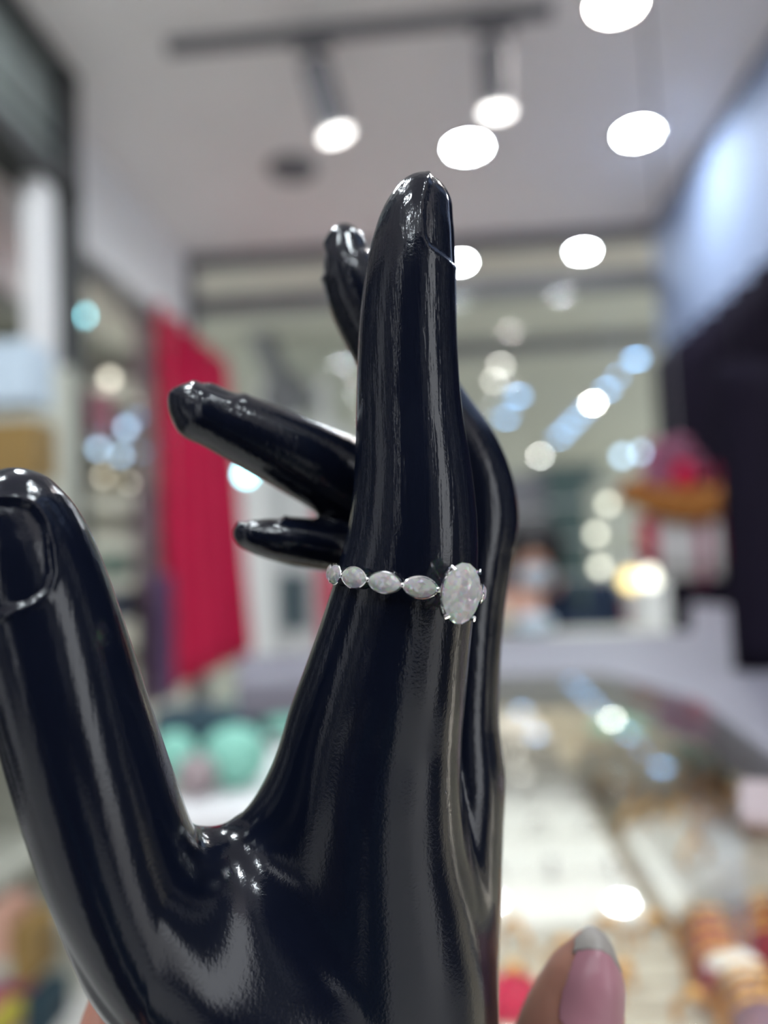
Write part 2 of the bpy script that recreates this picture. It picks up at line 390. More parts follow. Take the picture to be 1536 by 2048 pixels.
def display_hand():
    index = Tube([((786,405),(907,396),.108,5.1), ((766,437),(909,428),.108,5.9), ((746,490),(910,478),.108,6.6),
        ((732,545),(912,540),.108,7.0), ((721,625),(913,625),.108,7.2), ((715,720),(916,720),.108,7.3), ((712,820),(924,820),.108,7.5),
        ((710,915),(938,910),.108,8.1), ((703,1005),(951,1005),.108,8.6), ((690,1090),(956,1090),.108,8.8), ((667,1185),(951,1180),.108,8.8),
        ((640,1270),(943,1270),.1085,9), ((606,1365),(934,1375),.109,9.3), ((572,1455),(926,1475),.110,9.8), ((545,1550),(924,1590),.111,10.8),
        ((520,1650),(935,1700),.1125,12.2), ((490,1770),(962,1800),.114,13.6), ((455,1900),(985,1920),.115,14.6), ((430,2060),(992,2060),.116,15),
        ((420,2250),(982,2250),.117,15), ((425,2450),(970,2450),.118,15), ((425,2600),(965,2600),.118,15)], cap0=3.1)
    middle = Tube([((649,503),(731,477),.127,4.5), ((643,537),(742,503),.127,5.4), ((656,610),(780,555),.127,6.2),
        ((690,690),(828,625),.128,6.8), ((750,790),(882,710),.128,7.2), ((815,880),(935,792),.128,7.5), ((862,950),(988,868),.1275,7.8),
        ((872,1010),(1021,945),.127,8), ((868,1070),(1029,1000),.1265,8), ((862,1130),(1022,1095),.126,8), ((850,1210),(1009,1205),.1255,8),
        ((840,1330),(1000,1330),.1245,8.2), ((830,1450),(998,1450),.1235,8.6), ((815,1550),(1009,1550),.1225,9.4), ((800,1640),(1006,1640),.122,10.4),
        ((770,1750),(1003,1750),.121,11.5), ((700,1900),(1001,1900),.120,13), ((620,2050),(1000,2050),.119,14), ((560,2250),(988,2250),.119,14),
        ((520,2450),(975,2450),.119,14), ((520,2600),(970,2600),.119,14)], cap0=2.9)
    ring = Tube([((374,756),(362,846),.120,4.7), ((392,753),(375,868),.1205,5.4), ((452,774),(418,897),.1215,6.2),
        ((522,800),(487,936),.123,6.8), ((602,832),(568,982),.125,7.2), ((690,868),(648,1030),.128,7.6), ((770,905),(715,1075),.132,8),
        ((850,945),(775,1130),.136,8.2), ((905,1020),(800,1180),.139,8.4), ((915,1150),(800,1240),.140,8.4), ((910,1330),(795,1350),.138,8.6),
        ((900,1550),(780,1560),.134,9.5), ((900,1800),(700,1800),.129,11), ((900,2100),(600,2100),.126,12), ((880,2600),(560,2600),.124,12)], cap0=2.1)
    pinky = Tube([((496,1034),(499,1101),.122,4.0), ((515,1031),(519,1110),.1225,4.6), ((572,1032),(570,1127),.124,5.4),
        ((640,1040),(638,1141),.127,5.8), ((705,1050),(698,1152),.131,6.2), ((780,1075),(762,1185),.136,6.6), ((845,1130),(785,1240),.140,7),
        ((870,1280),(775,1310),.141,7.2), ((860,1500),(720,1500),.138,8.4), ((860,1750),(660,1750),.134,9.5), ((840,2100),(560,2100),.130,11),
        ((820,2600),(520,2600),.126,11)], cap0=2.0)
    thumb = Tube([((-52,984),(105,980),.096,5.7), ((-62,1010),(126,1005),.096,6.8), ((-72,1075),(163,1060),.0963,8),
        ((-68,1160),(196,1130),.0966,8.6), ((-48,1260),(228,1215),.097,9), ((-18,1370),(258,1305),.0975,9.6), ((22,1500),(299,1440),.0985,10.4),
        ((66,1635),(339,1560),.0998,11.2), ((119,1768),(380,1680),.1013,12), ((190,1893),(436,1790),.1035,13), ((288,2015),(520,1895),.1062,14),
        ((392,2145),(640,2000),.109,15), ((435,2320),(760,2160),.112,15), ((425,2480),(850,2400),.115,14), ((425,2600),(900,2600),.117,14)], cap0=2.4)
    web = Tube([((650,1500),(760,1800),.113,6), ((545,1600),(640,1900),.112,7.0), ((462,1652),(540,1960),.110,7.6), ((390,1684),(440,1990),.1075,7.6), ((330,1716),(340,1980),.1045,7)])
    bowl = Tube([((400,1800),(640,1800),.1105,6.5), ((400,1900),(650,1880),.109,8.5), ((410,2030),(680,2000),.108,11), ((430,2200),(720,2150),.109,13), ((440,2400),(740,2400),.112,15)])
    crest = P(0, 0, .1)
    zc = np.array((CM.to_3x3().transposed() @ Vector((0, 0, 1)))[:]); zt = CAMZ*1000
    def fn(q):
        d = smin(index.dist(q), middle.dist(q), 1.3)
        d = smin(d, ring.dist(q), 2.0)
        d = smin(d, pinky.dist(q), 2.0)
        d = smin(d, web.dist(q), 6.0); d = smin(d, bowl.dist(q), 7.0)
        y = q[:, 1]
        k = np.clip((-39-y)/10, 0, 1)*8+1.2
        d = smin(d, thumb.dist(q), k)
        zw = q @ zc + zt
        return np.maximum(d, 1017.0-zw)
    V, F = surface(fn, (-56, -96, -156), (30, 46, -78), 0.46)
    V = relax(V, F, 7); px = to_px(V)
    sd = polydist(px, [(395,1672),(480,1640),(560,1700),(700,1800),(720,2120),(380,2200),(300,2050),(330,1850)])
    wg = np.clip((sd+10)/60, 0, 1)*(V[:, 2] > -112)
    V = relax(V, F, 90, .5, wg)
    N = normals(V, F); px = to_px(V)
    def nail(poly, dep, wd, cond):
        nonlocal V
        sd = polydist(px, poly); t = np.clip((sd+wd)/(2*wd), 0, 1); t = t*t*(3-2*t)
        ridge = np.exp(-((sd+wd*1.1)/wd)**2)*.35
        V = V-N*((t-ridge)*dep*cond)[:, None]
    fr = (N[:, 2] > .02)
    nail([(866,330),(852,400),(848,425),(851,468),(862,492),(884,506),(908,527),(960,560),(960,330)], .40, 4.5, fr & (V[:, 2] > -111) & (px[:, 1] < 600))
    nail([(-120,1000),(30,1000),(66,1012),(88,1045),(100,1095),(104,1145),(92,1182),(62,1204),(0,1224),(-120,1240)], .55, 6, (N[:, 2] > .1) & (V[:, 2] > -97))
    nail([(398,720),(500,760),(478,790),(452,793),(414,779),(398,768)], .4, 9, (N[:, 1] > -.2) & (V[:, 2] < -112) & (V[:, 0] < -18))
    nail([(480,1020),(568,1020),(562,1043),(515,1047),(484,1056)], .5, 5, (N[:, 1] > -.2) & (V[:, 2] < -115) & (V[:, 0] < -14))
    nail([(620,450),(652,505),(652,548),(630,556)], .5, 6, (V[:, 2] < -122) & (px[:, 1] < 580))
    org = P(690, 2400, .115); org.z = 1.017
    o = organic('display_hand', V, F, M['resin'], org)
    tag(o, 'glossy black resin display hand standing upright with an oval stone ring on its index finger', 'display hand')
    return o
display_hand()

# ------------------------------------------------------------------ oval stone ring
def gem_material():
    m = bpy.data.materials.new('brilliant_stone'); m.use_nodes = True; nt = m.node_tree; nt.nodes.clear()
    o = nt.nodes.new('ShaderNodeOutputMaterial'); prev = None
    tc = nt.nodes.new('ShaderNodeTexCoord'); vo = nt.nodes.new('ShaderNodeTexVoronoi'); vo.inputs['Scale'].default_value = 2000
    nt.links.new(tc.outputs['Object'], vo.inputs['Vector'])
    gn = nt.nodes.new('ShaderNodeNewGeometry'); v1 = nt.nodes.new('ShaderNodeVectorMath'); v1.operation = 'SUBTRACT'; v1.inputs[1].default_value = (.5, .5, .5)
    v2 = nt.nodes.new('ShaderNodeVectorMath'); v2.operation = 'SCALE'; v2.inputs['Scale'].default_value = 1.5
    v3 = nt.nodes.new('ShaderNodeVectorMath'); v3.operation = 'ADD'; v4 = nt.nodes.new('ShaderNodeVectorMath'); v4.operation = 'NORMALIZE'
    nt.links.new(vo.outputs['Color'], v1.inputs[0]); nt.links.new(v1.outputs[0], v2.inputs[0]); nt.links.new(v2.outputs[0], v3.inputs[0])
    nt.links.new(gn.outputs['Normal'], v3.inputs[1]); nt.links.new(v3.outputs[0], v4.inputs[0])
    for c, i in (((1,0,0,1),2.30),((0,1,0,1),2.42),((0,0,1,1),2.56)):
        g = nt.nodes.new('ShaderNodeBsdfGlass'); g.inputs['Color'].default_value = c; g.inputs['IOR'].default_value = i; g.inputs['Roughness'].default_value = 0.0; nt.links.new(v4.outputs[0], g.inputs['Normal'])
        if prev is None: prev = g
        else:
            a = nt.nodes.new('ShaderNodeAddShader'); nt.links.new(prev.outputs[0], a.inputs[0]); nt.links.new(g.outputs[0], a.inputs[1]); prev = a
    d = nt.nodes.new('ShaderNodeBsdfDiffuse'); d.inputs[0].default_value = (0.93, 0.90, 0.90, 1)
    tl = nt.nodes.new('ShaderNodeBsdfTranslucent'); tl.inputs[0].default_value = (0.95, 0.93, 0.92, 1)
    m1 = nt.nodes.new('ShaderNodeMixShader'); m1.inputs[0].default_value = .5
    nt.links.new(d.outputs[0], m1.inputs[1]); nt.links.new(tl.outputs[0], m1.inputs[2])
    mx = nt.nodes.new('ShaderNodeMixShader'); mx.inputs[0].default_value = 0.37
    nt.links.new(prev.outputs[0], mx.inputs[1]); nt.links.new(m1.outputs[0], mx.inputs[2]); nt.links.new(mx.outputs[0], o.inputs[0]); return m
M['gem'] = gem_material()
M['ringmetal'] = mat('bright_white_gold', (0.86, 0.86, 0.87), 0.12, metal=1.0, noise=0.02, scale=400)

def ring():
    c = Vector(((812-768)/FPX*.108, -(1166-1024)/FPX*.108, -.108))
    n = Vector((.135, .985, -.055)).normalized(); f = Vector((0, 0, 1)); f = (f-n*f.dot(n)).normalized(); s_ = n.cross(f)
    L = Matrix((s_, -f, n)).transposed().to_4x4(); L.translation = c
    root = bpy.data.objects.new('ring', None); COL.objects.link(root); root.matrix_world = CM @ L; root.empty_display_size = .01
    tag(root, 'white gold ring with one large oval stone, worn on the black index finger', 'ring')
    mm = .001; RB = 9.9
    def fr(th, r):       # frame of a stone: x tangent, y up (band axis), z outward
        t = R(th); d = Vector((math.sin(t), -math.cos(t), 0)); tg = Vector((math.cos(t), math.sin(t), 0)); up = Vector((0, 0, 1))
        F_ = Matrix((tg, up, d)).transposed().to_4x4(); F_.translation = d*r*mm; return F_
    pts = [(RB*mm*math.sin(a), -RB*mm*math.cos(a), 0) for a in [2*math.pi*k/96 for k in range(96)]]
    MB().tube(pts, .38*mm, 10, True).build('band', M['ringmetal'], root, smooth=True)
    def gem(a, b, hc, hp, shape, n=16):
        def out(t, k):
            if shape == 'oval': return (a*k*math.cos(t), b*k*math.sin(t))
            x = math.cos(t); y = (1-x*x)**.62*(1 if math.sin(t) >= 0 else -1)
            return (a*k*x, b*k*y)
        v = []; f_ = []
        rows = [(.52, hc, 0), (.70, hc*.8, .5), (.86, hc*.48, 0), (1, .06, .5), (1, -.06, .5), (.74, -hp*.34, 0), (.42, -hp*.7, .5), (.10, -hp, 0)]
        for k, z, off in rows:
            for i in range(n):
                x, y = out(2*math.pi*(i+off)/n, k); v.append((x, y, z))
        for r in range(len(rows)-1):
            for i in range(n):
                j = (i+1) % n
                o0 = rows[r][2]; o1 = rows[r+1][2]
                A, B, C_, D = r*n+i, r*n+j, (r+1)*n+j, (r+1)*n+i
                if o0 == o1: f_.append((A, D, C_, B))
                elif o1 > o0: f_ += [(A, D, B), (B, D, C_)]
                else: f_ += [(A, D, C_), (A, C_, B)]
        f_.append(tuple(range(n))); f_.append(tuple((len(rows)-1)*n+i for i in range(n))[::-1])
        return v, f_
    def place(v, F_): return [F_ @ (Vector(p)*mm) for p in v]
    ths = [8.1, -17.0, -42.3, -67.6, -93, -118, -143, -168, 167, 142, 117, 88, 60]
    for th in ths:
        F_ = fr(th, RB+.35)
        v, f_ = gem(2.1, 1.24, .55, .8, 'mq', 16)
        MB().add(place(v, F_), f_).build('marquise_stone', M['gem'], root)
        rim = [F_ @ (Vector((2.16*math.cos(t), 1.30*(1-math.cos(t)**2)**.62*(1 if math.sin(t) >= 0 else -1), -.05))*mm) for t in [2*math.pi*k/40 for k in range(40)]]
        MB().tube(rim, .13*mm, 6, True).build('bezel', M['ringmetal'], root, smooth=True)
    for a, b_ in zip([8.1, -17.0, -42.3, -67.6, -93, -118, -143, -168, 167, 142, 117, 88], [-17.0, -42.3, -67.6, -93, -118, -143, -168, -193, 142, 117, 88, 60]):
        F_ = fr((a+b_)/2, RB+.45)
        MB().ball(F_.translation, .36*mm).build('bead', M['ringmetal'], root, smooth=True)
    MB().ball(fr(20.4, RB+.45).translation, .38*mm).build('bead', M['ringmetal'], root, smooth=True)
    F_ = fr(30, RB+3.0)
    v, f_ = gem(2.75, 3.75, 1.15, 2.3, 'oval', 16)
    MB().add(place(v, F_), f_).build('oval_stone', M['gem'], root)
    for z, k in ((-1.5, .72),):
        MB().tube([F_ @ (Vector((2.75*k*math.cos(t), 3.75*k*math.sin(t), z))*mm) for t in [2*math.pi*q/40 for q in range(40)]], .17*mm, 8, True).build('gallery_wire', M['ringmetal'], root, smooth=True)
    for sx in (-1, 1):
        for sy in (-1, 1):
            p = [(.5*sx, 1.2*sy, -3.1), (1.35*sx, 2.2*sy, -2.0), (1.95*sx, 2.85*sy, -.6), (2.1*sx, 2.95*sy, .25), (1.85*sx, 2.7*sy, .6)]
            MB().tube([F_ @ (Vector(q)*mm) for q in p], [.2*mm, .22*mm, .24*mm, .27*mm, .2*mm], 8).build('prong', M['ringmetal'], root, smooth=True)
ring()

# ------------------------------------------------------------------ the person's hand that holds the display hand
def skin_material():
    m = mat('skin', (0.40, 0.19, 0.14), 0.42, noise=0.10, scale=260, bump=0.02)
    b = m.node_tree.nodes['Principled BSDF']; b.inputs['Subsurface Weight'].default_value = .25
    b.inputs['Subsurface Radius'].default_value = (1, .35, .2); b.inputs['Subsurface Scale'].default_value = .003
    return m
M['skin'] = skin_material()
M['nail'] = mat('nail_pink', (0.36, 0.165, 0.20), 0.35, noise=0.04, scale=200)
M['nailtip'] = mat('nail_free_edge', (0.27, 0.24, 0.22), 0.5, noise=0.04, scale=200)
def holder():
    th = Tube([((1148,1893),(1224,1893),.124,4.2), ((1112,1930),(1241,1942),.124,6), ((1082,1970),(1246,1992),.1245,7), ((1050,2025),(1248,2055),.125,8),
        ((1020,2100),(1246,2135),.126,8.6), ((985,2200),(1240,2245),.127,9), ((950,2300),(1240,2360),.127,9.5), ((900,2420),(1200,2500),.127,11), ((820,2500),(1080,2680),.126,13)], cap0=2)
    fi = Tube([((182,1988),(248,1986),.124,4.2), ((168,2025),(268,2022),.124,6), ((164,2100),(278,2100),.124,7), ((180,2240),(300,2230),.124,7.6),
        ((230,2400),(350,2340),.125,8.2), ((340,2560),(460,2440),.126,9), ((560,2640),(620,2480),.126,10)], cap0=1.4)
    f2 = Tube([((150,2160),(225,2155),.108,4.5), ((130,2210),(245,2205),.108,6.5), ((130,2330),(260,2310),.109,7.6), ((200,2500),(330,2420),.112,8.2), ((380,2660),(480,2530),.116,9), ((600,2720),(640,2560),.118,10)], cap0=1.6)
    f3 = Tube([((90,2290),(170,2285),.094,4.5), ((75,2340),(185,2335),.094,6.2), ((90,2480),(220,2450),.096,7.2), ((190,2680),(330,2590),.100,8), ((400,2820),(520,2680),.105,9)], cap0=1.6)
    f4 = Tube([((130,2450),(205,2440),.082,4), ((115,2500),(220,2490),.082,5.6), ((150,2640),(270,2590),.084,6.4), ((300,2850),(420,2740),.089,7.5), ((500,2960),(580,2830),.095,9)], cap0=1.5)
    palm = Tube([((420,2460),(420,2860),.112,24), ((620,2440),(620,2880),.112,27), ((860,2440),(860,2870),.112,27), ((1000,2500),(1000,2800),.114,22)], cap0=10, cap1=8)
    arm = Tube([((500,2780),(900,2780),.108,18), ((520,3100),(900,3100),.104,17), ((470,3500),(940,3500),.104,19), ((400,4100),(1000,4100),.106,23)], cap0=6, cap1=5)
    def fn(q):
        d = smin(palm.dist(q), arm.dist(q), 12)
        for t, k in ((th, 6), (fi, 4), (f2, 4), (f3, 4), (f4, 4)): d = smin(d, t.dist(q), k)
        return d
    V, F = surface(fn, (-60, -215, -146), (46, -50, -62), 0.6)
    V = relax(V, F, 3); N = normals(V, F); px = to_px(V)
    org = P(700, 3000, .115)
    # shallow bed round the thumb nail
    nailp = [(1152,1888),(1138,1930),(1118,1985),(1110,2035),(1128,2075),(1190,2092),(1243,2070),(1250,1960),(1228,1890),(1186,1868)]
    tipp = [(1138,1918),(1146,1880),(1186,1840),(1240,1866),(1268,1955),(1240,1960),(1216,1922),(1186,1908)]
    o = organic('person', V, F, M['skin'], org)
    tag(o, 'bare hand gripping the base of the black display hand, thumb on the right', 'person')
    def patch(name, poly, m, off, sub, nz=-.1):
        # finer copy of the surface inside the outline, lifted into a thin plate
        keep = polydist(px, poly) > 0; keep &= (N[:, 2] > nz) & (V[:, 2] > -130)
        fk = F[keep[F].all(1)]; ids = np.unique(fk); rm = {a: i for i, a in enumerate(ids)}
        Vt = V[ids]+N[ids]*off; me_v = [CM @ Vector(v/1000)-org for v in Vt]; bm = bmesh.new()
        bv = [bm.verts.new(v) for v in me_v]
        for q in fk: bm.faces.new([bv[rm[a]] for a in q])
        me = bpy.data.meshes.new(name); bm.to_mesh(me); bm.free()
        me.polygons.foreach_set('use_smooth', [True]*len(me.polygons))
        c = put(name, me, m, o)
        sm = c.modifiers.new('smooth', 'SMOOTH'); sm.iterations = 16; sm.factor = .5
        so = c.modifiers.new('plate', 'SOLIDIFY'); so.thickness = .0006; so.offset = 0
        ss = c.modifiers.new('sub', 'SUBSURF'); ss.levels = ss.render_levels = 1
        return c
    patch('thumbnail', nailp, M['nail'], .12, 1)['label'] = 'pink thumbnail'
    patch('nail_free_edge', tipp, M['nailtip'], .22, 1, -.75)['label'] = 'greyish free edge of the thumbnail'
holder()

# ------------------------------------------------------------------ unseen jacket and trousers of the person behind the camera, added to darken reflections
def holder_clothes():
    par = [o for o in COL.objects if o.name == 'person'][0]
    wr = np.array(P(700, 3900, .105)[:])*1000
    def cap(q, a, b, ra, rb):
        a = np.array(a, float); b = np.array(b, float); ab = b-a; t_ = np.clip(((q-a) @ ab)/(ab @ ab), 0, 1)
        return np.linalg.norm(q-a-t_[:, None]*ab, axis=1)-(ra+(rb-ra)*t_)
    def ell(q, c, r): k0 = np.linalg.norm((q-c)/r, axis=1); k1 = np.linalg.norm((q-c)/np.array(r)**2, axis=1)+1e-6; return k0*(k0-1)/k1
    B = np.array([10., -430., 1080.])
    def jk(q):
        d = ell(q, B, [200, 115, 330]); d = smin(d, cap(q, B+[-150, 0, 250], B+[150, 0, 250], 70, 70), 60)
        el = B+np.array([-230, 60, -150])
        d = smin(d, smin(cap(q, B+[-190, 0, 240], el, 58, 50), cap(q, el, wr, 48, 36), 20), 25)
        er = B+np.array([240, 60, -130])
        return smin(d, smin(cap(q, B+[190, 0, 240], er, 58, 50), cap(q, er, [120, -60, 1040], 48, 34), 20), 25)
    V, F = surface(jk, [-420, -600, 700], [420, 60, 1480], 14)
    org = np.array(par.location[:])
    def mk(nm, V, F, m):
        me = bpy.data.meshes.new(nm); me.from_pydata((V/1000-org).tolist(), [], F.tolist()); me.polygons.foreach_set('use_smooth', [True]*len(me.polygons)); put(nm, me, m, par)
    mk('jacket', V, F, mat('brown_black_jacket', (0.010, 0.006, 0.006), .9, noise=.2, scale=30))
    def tr(q): return smin(cap(q, [-90, -430, 820], [-100, -430, 40], 95, 60), cap(q, [110, -430, 820], [120, -430, 40], 95, 60), 20)
    V, F = surface(tr, [-300, -600, 0], [320, -250, 940], 16); mk('trousers', V, F, M['navy'])
holder_clothes()

# ------------------------------------------------------------------ lamps
def disc_lamp(name, p, r, m, label, cat='ceiling light', group=None, trim=.012, cz=None):
    t = thing(name, (p.x, p.y, p.z), label, cat, group)
    MB().lathe([(r, -.012), (r+trim, -.012), (r+trim+.004, 0), (r, 0)], 28, closed=True).build('trim_ring', M['whitepost'], t)
    MB().lathe([(r, -.004), (r, -.001)], 28).build('lens', m, t)
    return t
for px, py, m, lab in ((935, 290, 'e_white', 'round cool white ceiling downlight just above the raised black index fingertip'),
                       (1276, 262, 'e_white', 'round cool white ceiling downlight at upper right, beyond the track spotlights'),
                       (1232, 2, 'e_warm', 'round warm white ceiling downlight cut by the top edge of the photo')):
    disc_lamp('ceiling_downlight', atZ(px, py, CZ), .065, M[m], lab)
for k, (x, y) in enumerate(((-.7, -.6), (.6, -.6), (-.7, .5), (.7, .6), (-.6, -1.7), (.6, -1.7), (-.7, 1.6), (0, -2.5))):  # unseen lamps added to raise the brightness of the room
    disc_lamp('ceiling_downlight', Vector((x, y, CZ)), .07, M['e_white'], 'round white ceiling lamp added near or behind the camera, out of the photo', group='added lamps behind the camera')
# smoke detector / vent
p = atZ(585, 333, CZ); t = MB().lathe([(.085, -.03), (.10, -.012), (.10, 0)], 28).build('smoke_detector', M['grey'], smooth=True, loc=p)
tag(t, 'small round grey ceiling fitting left of the left track spotlight', 'ceiling fitting')
# track light
a = atZ(335, 104, CZ-.03); b_ = atZ(1105, 30, CZ-.03)
t = thing('track_light', (a.x, a.y, CZ), 'ceiling track with two hanging cylinder spotlights above the black fingertip', 'track light')
L = Vector((b_.x-a.x, b_.y-a.y, 0)); ang = math.atan2(L.y, L.x); t.rotation_euler.z = ang; LL = L.length
MB().box((0, -.018, -.035), (LL, .018, 0)).build('rail', M['grey'], t, bevel=.003)
def spot(px0, py0, px1, py1):
    top = atZ(px0, py0, CZ-.03); low = atY(px1, py1, top.y)
    inv = Matrix.Rotation(-ang, 3, 'Z')
    q = inv @ (top-Vector((a.x, a.y, CZ))); e = inv @ (low-Vector((a.x, a.y, CZ)))
    h = MB().box((q.x-.06, -.022, -.06), (q.x+.06, .022, -.034)).tube([(q.x, 0, -.05), (q.x, 0, -.12)], .014, 10)
    s0 = Vector((q.x, 0, -.10)); s1 = Vector((e.x, e.y, e.z)); d = (s1-s0)
    h.tube([s0, s0+d*.06, s1-d*.02, s1], [.030, .045, .047, .047], 24)
    o = h.build('spotlight', M['grey'], t, smooth=True)
    dn = d.normalized(); rot = Vector((0, 0, 1)).rotation_difference(-dn).to_matrix()
    MB().lathe([(.050, 0), (.050, .01), (.044, .004), (.044, -.004)], 24, c=s1, axis=rot, closed=True).build('rim', M['whitepost'], o, smooth=True)
    MB().lathe([(.043, -.003), (.043, .002)], 24, c=s1, axis=rot).build('lens', M['e_spot'], o)
spot(628, 88, 672, 268); spot(984, 52, 994, 222)

# lamps of the hall beyond, hung from its ceiling
HZ = CZ+.05
def hall_lamp(px, py, m, r, lab, z=HZ, group=None):
    p = atZ(px, py, z); t = thing('hall_downlight', p, lab, 'ceiling light', group)
    MB().lathe([(r, -.02), (r+.01, -.02), (r+.012, 0), (r, 0)], 20, closed=True).build('trim_ring', M['whitepost'], t)
    MB().lathe([(r, -.015), (r, -.002)], 20).build('lens', M[m], t)
hall_lamp(918, 519, 'e_white', .05, 'bright bluish downlight half hidden by the right side of the black fingertip')
hall_lamp(1165, 497, 'e_white', .05, 'bright bluish downlight beyond the beam, right of the black index finger')
for k, (px, py, r) in enumerate(((1272, 714, .055), (1236, 748, .035), (1214, 776, .055), (1170, 818, .05), (1150, 838, .06), (1133, 856, .065), (1117, 872, .07))):
    hall_lamp(px, py, 'e_blue', r, ('topmost', 'second', 'third', 'fourth', 'fifth', 'sixth', 'seventh')[k]+' bluish lamp from the top of the diagonal row right of the black hand', group='blue lamps in the diagonal row')
hall_lamp(1186, 803, 'e_hall', .045, 'brightest white lamp midway down the diagonal row of lamps')
hall_lamp(1080, 910, 'e_hall', .05, 'white lamp at the lower end of the diagonal row of lamps')
hall_lamp(1036, 789, 'e_blue', .06, 'blue lamp left of the diagonal row, upper of two')
hall_lamp(1012, 832, 'e_blue', .065, 'blue lamp left of the diagonal row, lower of two')
hall_lamp(1001, 726, 'e_dim', .035, 'faint beige lamp above the two blue lamps, upper of an overlapping pair')
hall_lamp(988, 758, 'e_dim', .035, 'faint beige lamp above the two blue lamps, lower of an overlapping pair')
hall_lamp(938, 697, 'e_dim', .04, 'pale white lamp touching the right edge of the black index finger')

# ------------------------------------------------------------------ left side: fascia, posts, glass cabinets, curtains
XA = -1.12
tp = atX(132, 135, XA); bt = atX(110, 385, XA); YE = tp.y
fz = thing('shutter_box', (XA, YE, bt.z), 'grey green overhead box with a dark frame at the top left', 'shutter box')
MB().box((-.10, -1.9, .035), (-.008, -.04, tp.z-bt.z-.035)).build('panel', M['glassgrey'], fz)
fr_ = MB().box((-.11, -1.95, tp.z-bt.z-.06), (0.03, 0.03, tp.z-bt.z)).box((-.11, -1.95, 0), (.03, 0, .07)).box((-.11, -.07, 0), (.03, 0.03, tp.z-bt.z)).box((-.11, -1.95, .16), (.004, 0, .175))
fr_.build('frame', M['dark'], fz, bevel=.003)
struct('trim_5', MB().box((XA-.05, YE-.05, 0), (XA+.03, YE+.03, bt.z)), M['dark'])
p0 = atX(80, 700, XA); p1 = atX(112, 700, XA)
struct('trim_6', MB().box((XA-.05, p0.y, 0), (XA+.01, p1.y, bt.z)), M['whitepost'], .004)
# far left cabinet between the post and the curtains
gy0 = YE+.02; gy1 = atX(262, 900, XA).y
cb = thing('wall_cabinet', (XA-.3, gy0, 0), 'tall glass fronted wall cabinet of small goods between the dark post and the red curtain', 'cabinet')
D_ = gy1-gy0+.5
body = MB().box((-.25, 0, 0), (-.2, D_, 2.2))
for z in (.35, .75, 1.15, 1.55, 1.95): body.box((-.2, 0, z-.01), (.24, D_, z+.01))
body.build('body', M['beige'], cb)
MB().box((.29, 0, .05), (.295, D_, 2.19)).build('glass_front', M['glass'], cb)
random.seed(3)
def pack(px, py, X, wd, dp, ht, m, label, cat='box', group=None):
    p = atX(px, py, X); o = MB().box((-dp/2, -wd/2, -ht/2), (dp/2, wd/2, ht/2)).build('packaged_box', M[m], bevel=.004, loc=p); tag(o, label, cat, group); return o
XC = XA-.16
for px, py, wd, ht, m, lab in ((188, 830, .10, .16, 'magenta', 'thin magenta box on the upper shelf of the left glass cabinet'),
        (228, 850, .14, .16, 'teal', 'dark teal box on the upper shelf of the left glass cabinet'),
        (205, 955, .34, .10, 'amber', 'wide amber box in the middle of the left glass cabinet'),
        (215, 1045, .30, .08, 'cream', 'cream box below the amber box in the left glass cabinet'),
        (215, 1130, .22, .10, 'mint', 'mint box low in the left glass cabinet'),
        (235, 1210, .18, .12, 'bluewall', 'pale blue box lowest in the left glass cabinet')):
    pack(px, py, XC, wd, .12, ht, m, lab)
for px, py, m, r, lab in ((163, 631, 'e_cyan', .032, 'bright cyan white lamp reflection at the top of the left glass cabinet'),
        (220, 757, 'e_lowwarm', .03, 'small pale round lamp reflection in the left glass cabinet, above the blue one'),
        (253, 855, 'e_lowblue', .026, 'small blue lamp reflection in the left glass cabinet'),
        (196, 897, 'e_lowblue', .022, 'small pale blue lamp reflection in the left glass cabinet, left of a pair'),
        (241, 911, 'e_lowblue', .022, 'small pale blue lamp reflection in the left glass cabinet, right of a pair'),
        (170, 949, 'e_lowwarm', .017, 'dim warm lamp reflection in the left glass cabinet, leftmost of three'),
        (206, 953, 'e_lowwarm', .017, 'dim warm lamp reflection in the left glass cabinet, middle of three'),
        (258, 966, 'e_lowwarm', .015, 'dim warm lamp reflection in the left glass cabinet, rightmost of three')):
    p = atX(px, py, XA-.06)  # glowing bulbs stand in for ceiling lamps reflected in the cabinet glass
    t = thing('cabinet_reflection', p, lab, 'spotlight'); r *= .6
    MB().lathe([(r*.4, -.035), (r, -.03), (r+.004, 0), (r*.4, -.001)], 16, axis=Matrix.Rotation(R(90), 3, 'X')).build('shade', M['silver'], t, smooth=True)
    MB().ball((0, -.004, 0), (r, r*.3, r)).build('bulb', M[m], t, smooth=True)
# curtains hanging on the left wall line
def curtain(name, X, pxa, pxb, pyt, pyt2, pyb, m, lab, folds, amp, cat='curtain', flare=0.0):
    A = atX(pxa, 900, X); B = atX(pxb, 900, X); zt = atX(pxa, pyt, X).z; zt2 = atX(pxb, pyt2, X).z; zb = atX(pxa, pyb, X).z
    n = 90; rows = 14; v = []; f = []
    for j in range(rows+1):
        q = j/rows
        for i in range(n+1):
            u = i/n; y = A.y+(B.y-A.y)*u*(1+flare*q)
            zt_ = zt+(zt2-zt)*u
            a_ = amp*(.5+.5*q)
            x = a_*math.sin(u*folds*2*math.pi+.6*math.sin(3*u))+.3*a_*math.sin(u*folds*4.3*math.pi+q*2)
            v.append((x, y-A.y, zt_+(zb-zt_)*q-zb))
    for j in range(rows):
        for i in range(n): k = j*(n+1)+i; f.append((k, k+1, k+n+2, k+n+1))
    o = MB().add(v, f).build(name, M[m], smooth=True, loc=(X, A.y, zb))
    so = o.modifiers.new('cloth', 'SOLIDIFY'); so.thickness = .004
    return tag(o, lab, cat)
XR_ = -1.13
